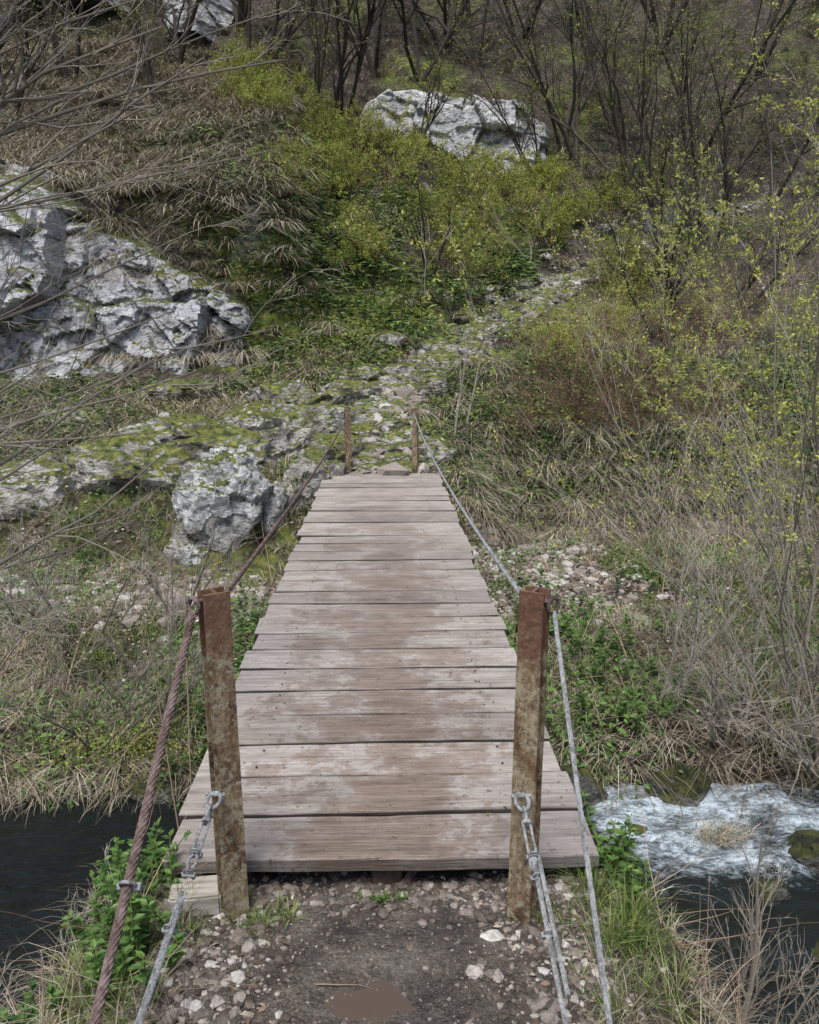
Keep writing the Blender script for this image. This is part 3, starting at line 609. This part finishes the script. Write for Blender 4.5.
# --- shrubs
def shrub(accW,accL,base,h,spread,nst,nc1,nc2,nlf,LL,tintL,tw=.4,r0=.012,up=.9,arch=-.02):
    base=np.array(base,float); n=nst
    D=hdir(n)*rng.uniform(.1,spread,(n,1))+np.array([0,0,up]); B=base+hdir(n)*rng.uniform(0,.12*h,(n,1))
    P,R=polys(B,D,h*rng.uniform(.6,1.15,n),r0*rng.uniform(.6,1.1,n),.10,arch,5)
    P1,R1=kids(P,R,nc1,.5,.6,.12,.14,arch,.25,5); P2,R2=kids(P1,R1,nc2,.55,.7,.1,.16,arch,.2,4)
    tn=np.clip(tw+rng.normal(0,.1),0,1)
    tubes(accW,P,R,4,tn);tubes(accW,P1,R1,3,tn);tubes(accW,P2,R2,3,tn+.1)
    if nlf:
        A=P2; M=len(A); k=rng.integers(0,M,int(M*nlf)); t=rng.uniform(.1,1,len(k))*3; i=np.minimum(t.astype(int),2); f=(t-i)[:,None]
        C=A[k,i]*(1-f)+A[k,i+1]*f+rng.normal(size=(len(k),3))*LL*.5
        D=nrm(rng.normal(size=C.shape)+np.array([0,0,.5])); s=rng.uniform(.5,1.4,len(C))
        leaves(accL,C,D,nrm(rng.normal(size=C.shape)+np.array([0,-.3,.8])),LL*s,LL*.55*s,np.clip(tintL+rng.normal(0,.2,len(C)),0,1))
aw=Acc();al=Acc()
spots=[]
for i in range(125):
    y=rng.uniform(16,22.0); x=rng.uniform(-.22,.30)*y+.04*y
    if x<-2.3 and y<18: continue
    spots.append((x,y))
for (x,y) in spots:
    if pathd(np.array([x]),np.array([y]))[0][0]<.8: continue
    g=np.exp(-((x-1.2)/4.5)**2); h=rng.uniform(.6,1.3)
    shrub(aw,al,(x,y,H(x,y)-.05),h,1.4,9,5,5,5,.042*(y/17),.3+.45*g*rng.random(),.35,.012)
for (x,y,h) in [(2.6,12.6,1.1),(3.4,13,1.4),(4.5,12.5,1.7),(4.2,14.2,1.0),(5.2,14.5,1.8),(5.6,13.4,1.9),(3.4,13.6,.9)]:
    shrub(aw,al,(x,y,H(x,y)-.05),h,1.3,12,6,6,5,.030,.65,.35,.012)
e=empty("hillside_shrubs"); aw.build("shrub_branches",M_brown,e); al.build("shrub_leaves",M_yel,e)
aw=Acc();al=Acc()
for (x,y,h,n) in [(2.7,11.3,1.1,40),(3.3,11.3,1.3,44),(2.2,11.0,.8,30),(3.9,11.5,1.4,36),(3.0,11.8,1.6,40),(1.75,11.0,.6,20),(4.8,11.6,1.2,26)]:
    shrub(aw,al,(x,y,H(x,y)-.05),h,1.8,n,7,6,.1,.03,.4,.42,.009,.8,-.14)
e=empty("bramble_bush"); aw.build("bramble_twigs",M_brown,e); al.build("bramble_buds",M_yel,e)
# --- bare trees
tree_list=[(-7.5,21,6),(-5.5,23,7),(-3.2,22.5,6),(-1.3,24,6.5),(-4.2,26,8),(1.2,27,7),(5.4,25,6.5),(5.6,24,6),(7.2,25.5,7),(9,24,7),(3.2,28,7),(-9,25,8),(-.2,27.5,7),(10.5,22,6),(8,21,5.5),(-7,28,8),(7,29,8),(12,27,8),(.9,16.2,2.4),(6.2,17.5,4.2),(7.5,18.5,4.5),(-2.3,28.5,8),(9.5,29,8),(2.2,29.5,8),(-5.8,29,8),(4.8,30,8),(5.0,14.2,3.2),(6.3,14.6,3.6),(1.0,22.6,3.2),(4.3,22.4,3.8),(-1.8,21.5,4.5),(6.6,22.3,5.5),(-5.0,19.5,4),(-8.2,19,5)]
for (x,y,h) in tree_list:
    w=Acc(); l=Acc(); b=np.array([[x,y,H(x,y)-.2]]); ns=rng.integers(2,5)
    B=np.repeat(b,ns,0); P,R=polys(B,hdir(ns)*.5+np.array([0,-.1,1]),h*rng.uniform(.8,1.1,ns),h*.010,.13,.02,8)
    P1,R1=kids(P,R,9,.45,.75,.25,.16,.03,.2,6); P2,R2=kids(P1,R1,6,.5,.8,.15,.16,.0,.2,5); P3,R3=kids(P2,R2,4,.6,.8,.1,.16,0,.2,3,minr=.003)
    tn=rng.uniform(.0,.25); tubes(w,P,R,6,tn);tubes(w,P1,R1,4,tn);tubes(w,P2,np.maximum(R2,.004),3,tn+.1);tubes(w,P3,R3,3,tn+.25)
    e=empty("bare_tree"); w.build("trunk_and_branches",M_twig,e)
    C=np.concatenate([P3[:,-1],P3[:,1]]); C=C[rng.random(len(C))<rng.uniform(.15,.9)]
    leaves(l,C,nrm(rng.normal(size=C.shape)),nrm(rng.normal(size=C.shape)+[0,0,1]),.06,.04,rng.uniform(0,.6,len(C))); l.build("young_leaves",M_yel,e)
w=Acc(); P,R=polys(np.array([[.95,10.6,H(.95,10.6)],[1.15,11.0,H(1.15,11.)]]),np.array([[.02,0,1],[.05,0,1.]]),np.array([1.9,1.6]),.016,.05,.02); P1,R1=kids(P,R,12,.25,.8,.5,.12); tubes(w,P,R,5,.8);tubes(w,P1,R1,3,.7); w.build("slender_sapling",M_twig)
def bigshrub(name,bases,leafn,LL,tint,lean,h,tw,nst=5,ud=1.,spread=.38,hz0=-.2):
    w=Acc();l=Acc()
    for (x,y) in bases:
        n=nst; B=np.array([[x,y,H(x,y)-.05]])+hdir(n)*.12
        D=hdir(n)*spread+np.array([lean[0],lean[1],ud]); P,R=polys(B,D,h*rng.uniform(.7,1.1,n),.014*rng.uniform(.5,1,n),.08,-.015,8)
        P1,R1=kids(P,R,9,.42,.5,.18,.12,-.02,.2,7,rr=.5); P2,R2=kids(P1,R1,6,.5,.6,.1,.14,-.0,.15,6,minr=.0015); P3,R3=kids(P2,R2,2,.5,.6,.1,.14,0,.2,3,minr=.0013)
        tubes(w,P,R,5,tw);tubes(w,P1,R1,4,tw+.1);tubes(w,P2,R2,3,tw+.2);tubes(w,P3,R3,3,tw+.2)
        if leafn:
            A=P2; k=rng.integers(0,len(A),int(len(A)*leafn)); t=rng.uniform(.1,1,len(k))*5; i=np.minimum(t.astype(int),4); f=(t-i)[:,None]
            C=A[k,i]*(1-f)+A[k,i+1]*f
            hz=sm(hz0,hz0+1.2,C[:,2]); C=C[rng.random(len(C))<hz]
            nb=5; C=np.repeat(C,nb,0)+rng.normal(size=(len(C)*nb,3))*.010
            leaves(l,C,nrm(rng.normal(size=C.shape)+[0,0,.6]),nrm(rng.normal(size=C.shape)),LL*rng.uniform(.5,1.3,len(C)),LL*.5,np.clip(rng.normal(tint,.2,len(C)),0,1))
    e=empty(name); w.build("branches",M_twig,e)
    if l.n: l.build("buds",M_yel,e)
bigshrub("budding_shrub",[(3.1,5.3),(3.5,5.7),(2.95,4.95)],3.2,.028,.85,(-.12,-.05),4.1,.65,6)
bigshrub("budding_shrub",[(4.4,7.4),(5.0,6.6)],3.2,.033,.8,(-.1,0),4.6,.5,6)
bigshrub("bare_brambles",[(2.5,5.1),(3.1,4.95),(2.2,5.5),(3.6,5.0)],.6,.02,.5,(-.1,-.3),1.4,.75,7,.6)
bigshrub("bare_brambles",[(1.6,2.9),(1.9,2.5),(1.35,2.4),(1.75,2.2)],.0,.02,.5,(.05,-.1),.95,.45,6,.7)
bigshrub("bare_brambles",[(-2.2,5.2),(-3.2,5.5),(-1.7,5.4),(-2.7,6.4),(-4.0,6.5),(-2.0,6.9),(-3.4,7.)],.2,.02,.5,(.1,-.1),1.2,.5,7,.7)
bigshrub("bare_brambles",[(-1.35,2.3),(-1.5,1.9)],.0,.02,.5,(-.1,.0),.7,.6,6,.7)
w=Acc(); n=800; X,Y=scatter(n,-8,8,4.8,9.4); m=(np.abs(X)>1.0); X,Y=X[m],Y[m]; n=len(X)
P,R=polys(np.stack([X,Y,H(X,Y)],-1),hdir(n)*.7+np.array([0,-.1,.75]),rng.uniform(.4,1.2,n),.0035,.07,-.06); tubes(w,P,R,3,rng.uniform(.4,1,n))
n=260; X=rng.choice([-1,1],n)*rng.uniform(.75,1.6,n); Y=rng.uniform(1.5,3.,n)
P,R=polys(np.stack([X,Y,H(X,Y)],-1),hdir(n)*.9+np.array([0,.1,.6]),rng.uniform(.2,.7,n),.002,.09,-.08); tubes(w,P,R,3,rng.uniform(.4,1,n))
P,R=polys(np.array([[-.80,3.0,-1.2],[-.86,3.1,-1.2]]),np.array([[-.03,0,1],[-.1,0,1.]]),np.array([2.1,1.7]),.006,.02); tubes(w,P,R,5,.9)
P,R=polys(np.array([[-.20,1.84,-.112]]),np.array([[1,.1,0.]]),np.array([.16]),.0022,.08); tubes(w,P,R,4,.7)
w.build("dead_stems",M_brown)
# --- left foreground bare tree
w=Acc(); tp=np.array([[-3.3,3.2,-1.2],[-3.1,3.2,0.2],[-2.7,3.1,1.4],[-2.3,3.0,2.1],[-1.9,2.95,2.5],[-1.55,2.9,2.85],[-1.25,2.9,3.2],[-1.0,2.9,3.6]])
tubes(w,tp[None],np.linspace(.07,.014,8)[None],8,.15)
tp2=np.array([[-3.3,3.2,-1.0],[-3.0,3.3,.4],[-2.5,3.4,1.7],[-1.95,3.3,2.3],[-1.4,3.2,2.7],[-1.1,3.1,3.0],[-.8,3.0,3.2],[-.5,3.0,3.5]])
tubes(w,tp2[None],np.linspace(.05,.006,8)[None],8,.15)
br=[((-2.7,3.05,1.5),(-.55,3.0,2.55)),((-2.8,3.1,1.3),(-.65,3.1,2.05)),((-2.9,3.1,1.05),(-.45,3.1,1.6)),((-2.95,3.1,.6),(-.8,3.0,1.6)),((-2.6,3.0,1.9),(-.3,2.9,2.3)),((-2.5,3.0,2.2),(-.6,3.1,2.9)),((-3.0,3.1,.2),(-.9,3.0,1.15)),((-3.05,3.1,.0),(-1.1,2.9,.75)),((-2.4,3,2.0),(-.3,3.2,2.6)),((-3.1,3.2,-.3),(-1.2,3.1,.35)),((-2.2,2.95,2.2),(-.4,3.3,2.9)),((-3,3.1,.9),(-.9,3.,1.25)),((-2.6,3.,1.8),(-1.1,3.,2.75)),((-3,3.2,.4),(-1.1,3.1,.9)),((-2.8,3.,1.6),(-.9,2.9,2.3)),((-2.5,3.1,1.9),(-.7,3.,2.75)),((-3,3.,.5),(-1.05,2.8,1.4)),((-2.9,3.,1.0),(-.7,2.9,1.85)),((-3,3.,.8),(-.75,3.1,1.4)),((-3.1,3.,-.1),(-1.0,3.,.6))]
B=np.array([b_[0] for b_ in br]);E=np.array([b_[1] for b_ in br]); t=np.linspace(0,1,9)[None,:,None]
P=B[:,None]*(1-t)+E[:,None]*t; P[:,:,2]+= (.14*np.sin(np.pi*t[...,0])*rng.uniform(-1,.6,(len(B),1))); P[:,1:]+=np.cumsum(rng.normal(0,.02,P[:,1:].shape),1)
R=np.linspace(.013,.003,9)[None]*rng.uniform(.6,1.3,(len(B),1))
P1,R1=kids(P,R,8,.34,.65,.15,.13,.01,.3,7,minr=.0018); P2,R2=kids(P1,R1,4,.5,.7,.1,.14,0,.15,6,minr=.0013); P3,R3=kids(P2,R2,3,.5,.7,.1,.14,0,.2,4,minr=.001)
tubes(w,P,R,6,.55);tubes(w,P1,R1,4,.65);tubes(w,P2,R2,3,.7);tubes(w,P3,R3,3,.7)
e=empty("leafless_tree"); w.build("trunk_and_branches",M_twig,e)
# ------------------------------------------------------------ light & camera
W=bpy.data.worlds.new("World"); scene.world=W; W.use_nodes=True; nt=W.node_tree
sky=nt.nodes.new("ShaderNodeTexSky"); sky.sky_type='NISHITA'; sky.sun_disc=False
EL,AZ=math.radians(66),math.radians(200)
sky.sun_elevation=EL; sky.sun_rotation=AZ; sky.dust_density=3; sky.air_density=1.0
nt.links.new(sky.outputs[0],nt.nodes["Background"].inputs[0]); nt.nodes["Background"].inputs[1].default_value=.15
L=bpy.data.lights.new("sun","SUN"); L.energy=3.8; L.angle=math.radians(24); L.color=(1,.985,.955)
so=bpy.data.objects.new("sun",L); scene.collection.objects.link(so)
sd=Vector((math.sin(AZ)*math.cos(EL),math.cos(AZ)*math.cos(EL),math.sin(EL))); so.rotation_euler=sd.to_track_quat('Z','Y').to_euler()
cam=bpy.data.cameras.new("camera"); cam.sensor_fit='VERTICAL'; cam.sensor_height=36; cam.lens=780/1024*36; cam.clip_end=500; cam.clip_start=.02
co=bpy.data.objects.new("camera",cam); scene.collection.objects.link(co); co.location=(0,0,1.626); co.rotation_euler=(math.radians(90-12.3),0,math.radians(-1.9)); scene.camera=co
scene.view_settings.view_transform='Standard'; scene.view_settings.look='None'; scene.view_settings.exposure=0
print("done")
